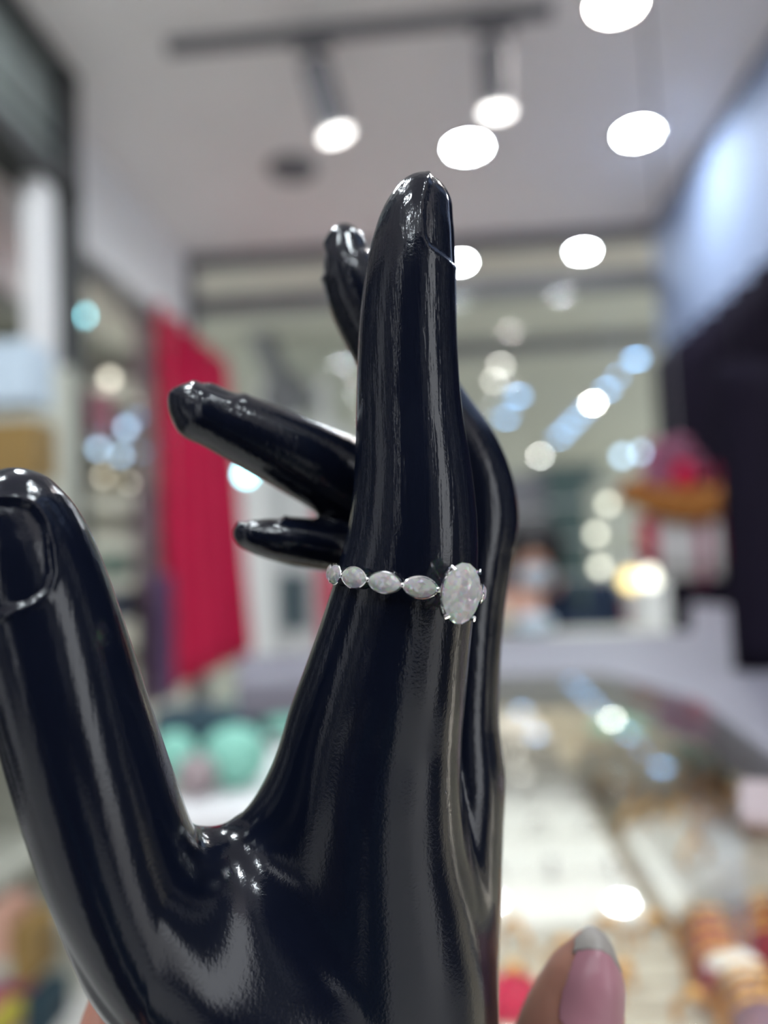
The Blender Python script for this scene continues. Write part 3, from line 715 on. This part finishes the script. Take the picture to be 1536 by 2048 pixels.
curtain('red_curtain', XR_, 318, 462, 612, 735, 1392, 'red', 'long crimson red curtain hanging in folds at the left', 5, .04, flare=.28)
curtain('mauve_reflection', XR_-.03, 268, 322, 640, 650, 1420, 'mauve', 'dull mauve reflection of the crimson curtain in glass, built as cloth immediately left of it', 4, .025)  # cloth standing in for the crimson curtain mirrored in the glass
curtain('violet_cloth', XR_+.06, 292, 335, 1150, 1150, 1420, 'violet', 'short dark violet cloth overlapping the lower left edge of the crimson curtain', 2, .02, cat='cloth')
# far frame, cabinet and dark things behind the crimson curtain
YF = 5.6
o = MB()
for px in (535, 592, 655): q = atY(px, 1100, YF); o.box((q.x-.035, 0, -1.1), (q.x+.035, .08, 1.3))
o.box((atY(470, 900, YF).x, .1, -1.1), (atY(700, 900, YF).x, .12, .95))
dc = thing('display_cabinet', (0, YF, 1.1), 'pale grey framed display cabinet seen between the curtain and the black fingers', 'cabinet')
o.build('frame', M['wall'], dc)
q = atY(590, 1190, YF-.05); c = MB().box((q.x-.09, -.02, q.z-1.1-.25), (q.x+.07, .0, q.z-1.1+.15)).build('dark_panel', M['navy'], dc)
q = atY(655, 1100, YF-.4)
tag(MB().box((-.07, 0, -q.z), (.07, .03, .42)).build('red_banner', M['red'], loc=q), 'narrow red banner just left of the base of the black index finger', 'banner')
q0 = atY(512, 650, YF); q1 = atY(575, 790, YF)
t = thing('wall_fan', (q1.x, q1.y, q1.z), 'dark angled wall fan behind the black ring finger', 'fan')
MB().tube([(q0.x-q1.x, 0, q0.z-q1.z), (0, .05, 0)], .09, 12).build('blade_guard', M['grey'], t, smooth=True)
MB().lathe([(.02, -.06), (.16, -.05), (.17, .03), (.05, .06)], 24, axis=Matrix.Rotation(R(90), 3, 'X')).build('motor_head', M['grey'], t, smooth=True)
MB().box((-.2, .0, -.1), (.25, .1, -.02)).build('bracket', M['grey'], t)
p = atY(492, 948, 4.6); t = thing('wall_lamp', p, 'bright round cyan lamp right beside the crimson curtain', 'lamp')
MB().ball((0, 0, 0), .035).build('bulb', M['e_cyan'], t, smooth=True); MB().tube([(0, .02, .07), (0, .1, .16), (0, .4, .2)], .012, 8).build('arm', M['grey'], t)

# near left goods (left of the white post and bottom left)
YN = 1.75
su = thing('shelf_unit', atY(40, 1900, YN+.25), 'open grey shelf unit at the bottom left behind the black thumb', 'shelf unit')
o = MB(); l0 = su.location
for py in (1100, 1480, 1755, 1950):
    q = atY(60, py, YN)-l0; o.box((-.8, -.3, q.z-.012), (.115, .1, q.z+.012))
o.box((-.8, .1, -1.0), (.115, .12, 1.5)).build('shelves', M['beige'], su)
q = atY(136, 1900, YN-.3)-l0; MB().box((q.x-.018, -.31, -1.0), (q.x+.022, -.27, q.z+.12)).build('upright', M['whitepost'], su)
for px, py, wd, ht, m, lab, cat in ((20, 905, .16, .12, 'amber', 'amber orange box left of the white post', 'box'),
        (12, 755, .16, .13, 'mask', 'pale blue white box above the amber box at the left edge', 'box'),
        (15, 1438, .14, .06, 'amber', 'amber box peeking out left of the black thumb', 'box'),
        (70, 1885, .05, .11, 'amber', 'narrow golden brown bottle box on the lower left shelf', 'box'),
        (18, 1850, .05, .10, 'peach', 'dull peach box left of the golden brown one on the lower shelf', 'box'),
        (5, 2020, .09, .07, 'magenta', 'magenta packet at the bottom left corner', 'packet'),
        (4, 2044, .035, .04, 'yellow', 'small yellow packet in front of the magenta one at the bottom left corner', 'packet'),
        (95, 2010, .05, .08, 'navy', 'dark packet right of the magenta one on the bottom shelf', 'packet')):
    yy = YN-.27 if m == 'yellow' else YN-.12
    q = atY(px, py, yy); tag(MB().box((-wd/2, -.05, -ht/2), (wd/2, .05, ht/2)).build('goods_box', M[m], bevel=.004, loc=q), lab, cat)

# ------------------------------------------------------------------ right side: pale blue fascia, dark drapes
XF = 1.13
struct('wall_right_upper', MB().box((XF, .4, atX(1340, 690, XF).z-.06), (XF+.5, YB, CZ)), M['bluewall'])
def drape(name, pts, Y0, zb, zt, m, lab, folds, amp, cat='drape'):
    A, B = pts; n = 120; v = []; f = []; rows = 10
    for j in range(rows+1):
        for i in range(n+1):
            u = i/n; x = A[0]+(B[0]-A[0])*u; y = A[1]+(B[1]-A[1])*u; tx, ty = (B[1]-A[1]), -(B[0]-A[0]); l = math.hypot(tx, ty)
            s_ = amp*math.sin(u*folds*2*math.pi+.5*math.sin(7*u)); v.append((x+tx/l*s_-A[0], y+ty/l*s_-A[1], (zt-zb)*(1-j/rows)))
    for j in range(rows):
        for i in range(n): k = j*(n+1)+i; f.append((k, k+1, k+n+2, k+n+1))
    o = MB().add(v, f).build(name, M[m], smooth=True, loc=(A[0], A[1], zb)); so = o.modifiers.new('cloth', 'SOLIDIFY'); so.thickness = .006
    return tag(o, lab, cat)
zt = atX(1340, 690, XF).z-.06
drape('dark_drape', ((XF-.04, 3.85), (XF-.04, 1.1)), 0, .55, zt, 'darkcloth', 'long black purple drape along the right wall under the pale blue panel', 16, .035)
q = atY(1492, 1400, .62); q2 = atY(1476, 760, .62)
drape('hanging_cloth', ((q.x+.01, .66), (q.x+.5, .60)), 0, 1.001, q2.z+.02, 'darkcloth', 'black cloth at the right edge standing down to the grey counter', 7, .012, cat='cloth')

# hall stalls far beyond
def stall(px0, py0, px1, py1, Y, m, lab):
    a = atY(px0, py1, Y); b = atY(px1, py0, Y); h = b.z-a.z; w_ = b.x-a.x
    t = thing('display_stand', (a.x+w_/2, Y, 0), lab, 'display stand'); h = b.z
    MB().box((-w_/2, 0, 0), (w_/2, .4, h)).build('body', M[m], t, bevel=.01)
    MB().box((-w_/2-.02, -.02, h), (w_/2+.02, .42, h+.03)).build('top_board', M['grey'], t)
    for k in range(1, 5): MB().box((-w_/2, -.03, h*k/5-.01), (w_/2, 0, h*k/5+.01)).build('shelf_rail', M['wall'], t)
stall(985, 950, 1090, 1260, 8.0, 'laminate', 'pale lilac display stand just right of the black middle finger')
stall(1095, 930, 1200, 1260, 9.0, 'teal', 'dark green display stand behind the seated person')
stall(1205, 960, 1330, 1260, 7.0, 'beige', 'beige display stand behind the flower ornament')
stall(1290, 1110, 1365, 1260, 5.0, 'wall', 'pale grey display stand below the flower ornament')
stall(1228, 1200, 1268, 1262, 6.2, 'maroon', 'low maroon stand below the amber lit display')
def small_lamp(px, py, Y, r, m, lab):  # glowing balls on added stems stand in for distant lights and lit displays
    p = atY(px, py, Y); t = thing('standing_glow', p, lab, 'lamp')
    MB().ball((0, 0, 0), r).build('bulb', M[m], t, smooth=True); MB().tube([(0, .0, -r*.8), (0, .03, -r*3), (0, .03, -p.z+.02)], .006, 8).build('stem', M['grey'], t); MB().lathe([(.07, -p.z), (.065, -p.z+.02)], 20, c=(0, .03, 0)).build('base', M['grey'], t)
small_lamp(1283, 905, 6.6, .03, 'e_lowblue', 'pale lilac lamp left of the pink flower ornament top')
small_lamp(1245, 912, 6.0, .03, 'e_lowblue', 'fainter lilac lamp second left of the pink flower ornament top')
small_lamp(1216, 1008, 5.7, .03, 'e_lowwarm', 'pale green white lit display level with the orange garland')
small_lamp(1192, 1068, 5.4, .03, 'e_lowwarm', 'pale lit display diagonally below the one level with the orange garland')
small_lamp(1200, 1135, 5.1, .03, 'e_lowwarm', 'soft beige lit display above the amber one')
small_lamp(1262, 1160, 4.4, .05, 'e_yellow', 'amber glowing lit display right of the seated person')
small_lamp(1300, 1155, 4.75, .05, 'e_lowwarm', 'cream glowing lit display touching the amber one')

# flower ornament hung by a cord
p = atY(1352, 900, 2.1); u = 2.1/FPX
t = thing('flower_ornament', p, 'pink, red and orange flower ornament hanging before the dark drape', 'ornament')
random.seed(11)
o = MB()
for k in range(16):
    a_ = k*2.4; r_ = .019*math.sqrt(k); o.ball((r_*math.cos(a_)-.01, random.uniform(-.03, .03), -.045+r_*math.sin(a_)*.85), .028)
o.build('pink_blossoms', M['pink'], t, smooth=True)
MB().ball((0.0, -.06, -.075), (.035, .03, .035)).build('red_blossom', M['red'], t, smooth=True)
o = MB()
for k in range(26):
    s_ = k/25; x = -.145+.29*s_; z = -.10-.055*math.sin(math.pi*s_)+(.01 if k % 2 else -.012); o.ball((x+.005, -.06+.02*math.cos(k*2.1), z), .027)
for k in range(8): o.ball((-.07+.02*k, -.07, -.14+.01*(k % 3)), .024)
o.build('orange_garland', M['orange'], t, smooth=True)
def pleat(x0, x1, z0, z1, m, name, n=6):
    v = []; f = []; N = 40
    for j in range(2):
        for i in range(N+1): u_ = i/N; v.append((x0+(x1-x0)*u_, -.03+.014*math.sin(u_*n*2*math.pi), z0 if j == 0 else z1))
    for i in range(N): f.append((i, i+1, i+N+2, i+N+1))
    c = MB().add(v, f).build(name, M[m], t, smooth=True); so = c.modifiers.new('cloth', 'SOLIDIFY'); so.thickness = .004
pleat(-.08, .08, -.14, -.33, 'wall', 'grey_pleats'); pleat(.09, .15, -.05, -.30, 'red', 'red_side_drape', 2); pleat(-.115, -.075, -.17, -.30, 'red', 'red_left_drape', 2); pleat(.01, .05, -.15, -.34, 'magenta', 'magenta_pleats', 2)
zc_ = atX(1340, 690, XF).z
MB().tube([(0, 0, 0), (.0, .02, CZ-p.z)], .004, 6).build('cord', M['grey'], t)

# ------------------------------------------------------------------ seated person beyond the counter
def far_person():
    Y = 2.6; hc = atY(1066, 1118, Y)*1000; Yc = 2600.0
    def ell(q, c, r): k0 = np.linalg.norm((q-c)/r, axis=1); k1 = np.linalg.norm((q-c)/np.array(r)**2, axis=1)+1e-6; return k0*(k0-1)/k1
    def cap(q, a, b, ra, rb):
        a = np.array(a, float); b = np.array(b, float); ab = b-a; t_ = np.clip(((q-a) @ ab)/(ab @ ab), 0, 1)
        return np.linalg.norm(q-a-t_[:, None]*ab, axis=1)-(ra+(rb-ra)*t_)
    H = np.array(hc[:]); H0 = H.copy()
    sh = H+np.array([80, 70, -135])
    eL, eR = H+np.array([-110, -60, -370]), H+np.array([240, -20, -380])
    hL, hR = H+np.array([-90, -250, -250]), H+np.array([20, -280, -260])
    def arms(q, g):
        d = smin(cap(q, sh+[-150, 0, 10], eL, 50+g, 42+g), cap(q, eL, hL, 40+g, 28+g), 20)
        return smin(d, smin(cap(q, sh+[150, 0, 10], eR, 50+g, 42+g), cap(q, eR, hR, 40+g, 28+g), 20), 30)
    def body(q):
        d = ell(q, H, [72, 92, 108]); d = smin(d, ell(q, H+[0, -60, -55], [42, 34, 44]), 25)
        d = smin(d, ell(q, H+[-2, -98, -12], [11, 14, 20]), 10)
        d = smin(d, ell(q, H+[-76, 5, -8], [8, 16, 28]), 6); d = smin(d, ell(q, H+[76, 5, -8], [8, 16, 28]), 6)
        d = smin(d, cap(q, H+[5, 25, -70], sh, 48, 60), 30)
        d = smin(d, ell(q, sh+[0, -10, -265], [160, 105, 240]), 40); d = smin(d, arms(q, 0), 30)
        for h in (hL, hR):
            d = smin(d, ell(q, h+[0, -35, 0], [34, 45, 16]), 12)
            for k in range(4): d = smin(d, cap(q, h+[-24+16*k, -65, 0], h+[-26+17*k, -120+6*abs(k-1.5), -14], 9, 7), 5)
            d = smin(d, cap(q, h+[30, -30, 0], h+[48, -75, -6], 11, 8), 6)
        return d
    V, F = surface(body, H+[-330, -430, -720], H+[420, 200, 140], 9)
    org = (H+[60, 0, -700])/1000
    def mk(name, V, F, m, par=None):
        me = bpy.data.meshes.new(name); me.from_pydata((V/1000-org).tolist(), [], F.tolist()); me.update()
        me.polygons.foreach_set('use_smooth', [True]*len(me.polygons)); o = put(name, me, m, par)
        if not par: o.location = org
        return o
    pr = mk('person', V, F, M['skinfar']); tag(pr, 'person in a navy jacket and pale mask sitting beyond the counter, arms forward', 'person')
    def jk(q):
        d = smin(ell(q, sh+[0, -10, -265], [170, 115, 246]), arms(q, 8), 30); d = smin(d, cap(q, H+[5, 30, -150], sh, 56, 70), 20)
        d = np.maximum(d, (q[:, 2]-(H[2]-78)))
        return np.maximum(d, -(q[:, 1]-(H[1]-225)))
    V, F = surface(jk, H+[-330, -430, -720], H+[420, 200, 140], 9); mk('jacket', V, F, M['jacket'], pr)
    def hr(q):
        d = ell(q, H+[6, 10, 26], [96, 104, 112]); return np.maximum(d, -ell(q, H+[-10, -115, -50], [66, 60, 84]))
    V, F = surface(hr, H+[-110, -120, -130], H+[120, 150, 160], 7); mk('hair', V, F, M['hair'], pr)
    def ms(q): return np.maximum(ell(q, H+[0, -52, -52], [52, 62, 46]), q[:, 1]-(H[1]-45))
    V, F = surface(ms, H+[-80, -140, -130], H+[80, 40, 20], 6); mk('face_mask', V, F, M['mask'], pr)
far_person()
q = atY(1040, 1205, 2.15); tag(MB().box((-.07, -.04, -.04), (.055, .04, .03)).build('cardboard_box', M['peach'], bevel=.005, loc=q), 'peach box held in front of the seated person', 'box')
q = atY(1068, 1248, 2.1); tag(MB().ball((0, 0, 0), (.05, .04, .028)).build('paper_bag', M['mask'], smooth=True, loc=q), 'pale crumpled bag under the peach box', 'bag')
q = atY(1000, 1240, 2.1); tag(MB().ball((0, 0, 0), (.036, .04, .035)).build('cream_pouch', M['cream'], smooth=True, loc=q), 'cream pouch left of the pale crumpled bag', 'pouch')

p = atY(1066, 1118, 2.6)
t = thing('stool', (p.x+.07, 2.63, 0), 'round grey stool under the person in the navy jacket', 'stool')
MB().lathe([(.17, p.z-.72), (.19, p.z-.70), (.19, p.z-.67), (.17, p.z-.655)], 28).build('seat', M['grey'], t, smooth=True)
for k in range(4):
    a = math.pi/4+k*math.pi/2; MB().tube([(.10*math.cos(a), .10*math.sin(a), p.z-.71), (.19*math.cos(a), .19*math.sin(a), 0)], .013, 8).build('leg', M['grey'], t, smooth=True)
q = atY(1068, 1248, 2.1)
t = thing('side_table', (q.x, 2.12, 0), 'narrow beige table before the person in the navy jacket', 'table')
MB().box((-.35, -.11, q.z-.058), (.35, .11, q.z-.029)).build('table_top', M['beige'], t, bevel=.003)
for sx in (-1, 1):
    for sy in (-1, 1): MB().box((.32*sx-.02, .08*sy-.02, 0), (.32*sx+.02, .08*sy+.02, q.z-.058)).build('leg', M['beige'], t)

# ------------------------------------------------------------------ glass showcase counter
def prism(pts, z0, z1):
    n = len(pts); v = [(p[0], p[1], z0) for p in pts]+[(p[0], p[1], z1) for p in pts]
    f = [tuple(range(n))[::-1], tuple(range(n, 2*n))]+[(i, (i+1) % n, n+(i+1) % n, n+i) for i in range(n)]
    return MB().add(v, f)
CT = 1.0; ZT = .88
rim = [(472, 1366), (476, 1312), (1000, 1274), (1380, 1262), (1380, 1205), (1700, 1235), (1700, 1560), (1536, 1502), (1392, 1396), (1200, 1345), (1000, 1347), (700, 1355)]
rp = [atZ(x, y, CT) for x, y in rim]
rp = [Vector((p.x, min(p.y, 2.0), p.z)) for p in rp]
sc = thing('glass_showcase', (.3, .7, 0), 'long glass topped jewellery showcase with a pale laminate rim, filling the lower right', 'showcase')
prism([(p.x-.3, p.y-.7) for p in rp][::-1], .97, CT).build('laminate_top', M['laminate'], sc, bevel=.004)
MB().box((-.32, -.535, CT-.006), (.9, .12, CT-.001)).build('glass_top', M['glass'], sc)
cab = MB().box((-.32, -.535, 0), (.9, .35, ZT-.02)).box((-.32, -.54, ZT-.02), (.9, -.530, ZT+.02)).box((-.32, .33, ZT-.02), (.9, .35, CT-.03))
cab.build('base_cabinet', M['cream'], sc)
MB().box((-.28, -.525, .975), (.85, -.517, .985)).build('tray_fill_strip', M['e_strip'], sc)  # unseen strip added behind the front rail to brighten the trays
MB().box((-.25, .25, .955), (.75, .262, .965)).build('tray_fill_strip', M['e_strip'], sc)  # second strip added under the rim for more light on the trays
MB().box((-.32, -.545, CT-.008), (.9, -.535, CT+.0)).build('front_rail', M['silver'], sc)
def quad(px, z): return [atZ(x, y, z) for x, y in px]
def slab(name, px, z, th, m, lab=None, cat=None, par=None, bev=.003):
    q = quad(px, z); c = sum(q, Vector())/4; c.z = z-th
    o = prism([(p.x-c.x, p.y-c.y) for p in q][::-1], 0, th).build(name, m, bevel=bev, loc=c)
    if lab: tag(o, lab, cat)
    return o
# tan dividers inside the case
for px in (((1122,1520),(1142,1520),(1366,1880),(1330,1880)), ((860,1850),(1700,1790),(1700,1815),(860,1880)), ((1365,1880),(1390,1880),(1530,2090),(1490,2090))):
    q = quad(px, ZT+.012)
    o = prism([(p.x-.3, p.y-.7) for p in q][::-1], ZT-.02, ZT+.012).build('divider', M['tan'], sc, bevel=.002)
def tray(px, lab, rows, m='foam', cat='jewellery tray', z=ZT+.012, rh=.007, along=0):
    q = quad(px, z); c = sum(q, Vector())/4; c.z = ZT-.019
    t = thing('jewellery_tray', c, lab, cat)
    ccw = lambda l: l if sum((l[i].x-l[i-1].x)*(l[i].y+l[i-1].y) for i in range(len(l))) < 0 else l[::-1]
    prism([((p.x-c.x), (p.y-c.y)) for p in ccw(q)], 0, z-c.z-.004).build('tray_base', M[m], t, bevel=.002)
    A, B, C_, D = [p-c for p in q]
    if along: A, B, C_, D = B, C_, D, A
    for k in range(rows):
        u0 = (k+.06)/rows; u1 = (k+.94)/rows
        P0, P1 = A.lerp(D, u0), B.lerp(C_, u0); P2, P3 = B.lerp(C_, u1), A.lerp(D, u1)
        P0, P1 = P0.lerp(P1, .03), P0.lerp(P1, .97); P3, P2 = P3.lerp(P2, .03), P3.lerp(P2, .97)
        pad = prism([(p.x, p.y) for p in ccw([P0, P1, P2, P3])], z-c.z-.004, z-c.z+rh).build('ring_pad', M[m], t, bevel=.003)
    def pos(u, v_): return (A.lerp(B, u)).lerp(D.lerp(C_, u), v_)+c
    return pos, z+rh
def gold_ring(p, lab, m='gold', r=.0095, tilt=0, group=None, rz=0):
    t = thing('finger_ring', p, lab, 'ring', group, rz)
    ax = Matrix.Rotation(R(90), 3, 'X')
    pts = [ax @ Vector((r*math.cos(a), r*math.sin(a), 0)) for a in [2*math.pi*k/28 for k in range(28)]]
    MB().tube(pts, .0016, 8, True).build('band', M[m], t, smooth=True)
    MB().ball((0, 0, r+.001), (.0045, .0035, .003), 10, 6).build('setting', M[m], t, smooth=True)
pA, zA = tray([(900,1500),(1118,1500),(1325,1865),(880,1892)], 'large white ridged ring tray in the middle of the showcase, right of the black wrist', 6)
pB, zB = tray([(880,1395),(1045,1393),(1112,1492),(900,1492)], 'smaller white tray behind the large middle one', 3)
pC, zC = tray([(1238,1668),(1420,1600),(1590,1668),(1345,1855)], 'white tray with gold rings to the right of the tan divider', 4, along=1)
pD, zD = tray([(1440,1600),(1640,1530),(1800,1650),(1600,1668)], 'white tray cut by the right edge of the photo', 4, along=1)
pE, zE = tray([(1148,1510),(1370,1470),(1470,1560),(1232,1640)], 'tan jewellery tray crowded with small gold and silver pieces', 5, m='tan')
pF, zF = tray([(985,1905),(1350,1890),(1480,2120),(970,2120)], 'cream tray with gold pieces at the bottom behind the human thumb', 4, m='cream')
random.seed(5)
OR = ('first', 'second', 'third', 'fourth', 'fifth', 'sixth', 'seventh', 'eighth')
for k, (u_, v_) in enumerate(((.15,.12),(.15,.40),(.12,.70),(.45,.12),(.5,.42),(.3,.55),(.8,.2),(.75,.7),(.12,.9))):
    p = pC(u_, v_); p.z = zC+.003; gold_ring(p, 'gold ring %s of the tilted white tray right of the divider' % ('at the back right corner', 'at the back centre', 'at the back centre left', 'in the middle right', 'in the exact middle', 'just behind the middle', 'at the front right corner', 'at the front left', 'at the back left corner')[k], group='gold rings in the right white tray', rz=.5, r=.0105)
for u_, v_ in ((.2,.2),(.5,.2),(.25,.6),(.6,.6)):
    p = pD(u_, v_); p.z = zD+.003; gold_ring(p, 'small gold ring in the white tray cut by the right edge', group='gold rings in the edge tray', rz=.5)
for k in range(40):
    u_ = ((k % 8)+.5)/8+random.uniform(-.03, .03); v_ = ((k//8)+.5)/5
    p = pE(u_, v_); p.z = zE+.003
    if k % 3 == 0: gold_ring(p, 'gold ring in the tan tray, %s row from the back, %s from the left' % (OR[k//8], OR[k % 8]), group='gold rings in the tan tray', rz=random.random()*3, r=.007)
    else: gold_ring(p, 'silver ring in the tan tray, %s row from the back, %s from the left' % (OR[k//8], OR[k % 8]), 'silver', group='silver rings in the tan tray', rz=random.random()*3, r=.007)
for k in (0, 2, 3, 5, 8, 10, 13, 15):
    u_ = ((k % 4)+.5)/4; v_ = ((k//4)+.5)/4
    p = pF(u_, v_); p.z = zF+.003; gold_ring(p, 'gold ring in the cream tray, %s row from the back, %s from the left' % (OR[k//4], OR[k % 4]), group='gold rings in the cream tray', rz=random.random()*3, r=.009)
for k in range(15):
    u_ = ((k % 3)+.5)/3.2+.1; v_ = ((k//3)+.6)/5.4
    p = pA(u_, v_); p.z = zA+.002; gold_ring(p, 'silver ring on the large white tray, %s row from the back, %s from left' % (OR[k//3], OR[k % 3]), 'silver', group='silver rings on the large white tray', rz=random.random()*3, r=.007)
q = atZ(1020, 2010, ZT+.02); tag(MB().ball((0, 0, 0), (.018, .014, .012)).build('red_pouch', M['red'], smooth=True, loc=q), 'small red velvet pouch between the black wrist and the human thumb', 'pouch')
# bangle rolls
def roll(px, py, px2, py2, r, m, lab, gold=True):
    a = atZ(px, py, ZT+.03); b = atZ(px2, py2, ZT+.03); t = thing('bangle_roll', (a.x, a.y, a.z-r), lab, 'bangle roll'); d = b-a; up = Vector((0, 0, r))
    MB().tube([up, up+d*.04, up+d*.96, up+d], [r*.85, r, r, r*.85], 20).build('roll', M[m], t, smooth=True)
    if gold:
        for k in range(4):
            c = up+d*(.14+.23*k); dn = d.normalized(); s1 = dn.orthogonal(); s2 = dn.cross(s1)
            MB().tube([c+(s1*math.cos(x)+s2*math.sin(x))*(r+.0006) for x in [2*math.pi*i/28 for i in range(28)]], .0011, 6, True).build('gold_bangle', M['gold'], t, smooth=True)
roll(1418, 1862, 1452, 1990, .0098, 'maroon', 'maroon velvet roll stacked with gold bangles at the lower right')
roll(1540, 1835, 1550, 1935, .0098, 'maroon', 'maroon roll with gold bangles touching the right edge of the photo')
roll(1500, 1990, 1536, 2090, .010, 'mauve', 'mauve roll with gold bangles at the bottom right corner')
q = atZ(1470, 1945, ZT+.035); tag(MB().ball((0, 0, 0), (.013, .012, .009)).build('white_cushion', M['foam'], smooth=True, loc=q), 'small round white cushion in front of the maroon bangle roll', 'cushion')
# pale pink case at right edge, on the glass
q = atZ(1478, 1640, CT); t = thing('jewellery_case', (q.x, q.y, CT), 'pale pink case with a brown underside on the glass at the right edge', 'case', rz=-.35)
MB().box((0, -.02, .003), (.16, .025, .009)).build('lid', M['pinkw'], t, bevel=.003); MB().box((.002, -.018, 0), (.158, .023, .003)).build('base', M['brown'], t)
# green goods at right
q = atZ(1480, 1480, ZT+.03); tag(prism([(-.07, -.05), (.12, -.09), (.14, .02), (-.06, .05)], 0, .02).build('pale_green_tray', M['mint'], bevel=.004, loc=q-Vector((0, 0, .02))), 'pale green tray under the rim at the right edge', 'tray')
# teal dark velvet cushions at back of case
for px, py, rx, m, lab in ((1180, 1400, .035, 'mint', 'mint velvet cushion at the back of the showcase'), (1275, 1385, .03, 'navy', 'dark teal cushion at the back right of the showcase'), (1330, 1440, .05, 'mint', 'mint cushion at the right back of the showcase')):
    q = atZ(px, py, ZT+.01); q.y = min(q.y, .98); tag(MB().ball((0, 0, 0), (rx, .03, .014)).build('velvet_cushion', M[m], smooth=True, loc=q), lab, 'cushion')

# ------------------------------------------------------------------ lower side counter seen between the black thumb and palm
q = quad([(310,1655),(310,1590),(620,1590),(620,1655)], .80)
YS = atY(450, 1640, 1.05)
sd = thing('side_counter', (YS.x, 1.05, 0), 'low beige side counter with a white top, seen between black thumb and palm', 'counter')
MB().box((-.075, 0, 0), (.2, .28, YS.z-.02)).build('body', M['tan'], sd); MB().box((-.085, -.005, YS.z-.02), (.21, .5, YS.z+.01)).build('top', M['wall'], sd, bevel=.003)
def onside(px, py, Y, r, m, lab, cat, nm):
    p = atY(px, py, Y); p.z = YS.z+.01+r[2]; tag(MB().ball((0, 0, 0), r).build(nm, M[m], smooth=True, loc=p), lab, cat)
onside(470, 1530, 1.16, (.05, .04, .045), 'mint', 'mint green velvet cushion beside the black palm edge', 'cushion', 'ring_cushion')
onside(350, 1530, 1.18, (.035, .03, .04), 'mint', 'mint green cushion nearest the black thumb', 'cushion', 'ring_cushion')
onside(395, 1560, 1.12, (.03, .03, .03), 'pinkw', 'pale pink bust between the two mint cushions', 'cushion', 'ring_cushion')
p = atY(420, 1450, 1.35); tag(MB().box((-.09, -.04, -.03), (.09, .04, .03)).build('navy_case', M['navy'], bevel=.01, loc=p), 'dark navy case behind the mint cushions', 'case')
p = atY(540, 1430, 1.45); tag(MB().box((-.07, -.04, -.03), (.07, .04, .03)).build('mint_case', M['mint'], bevel=.01, loc=p), 'muted green case right of the dark navy case', 'case')
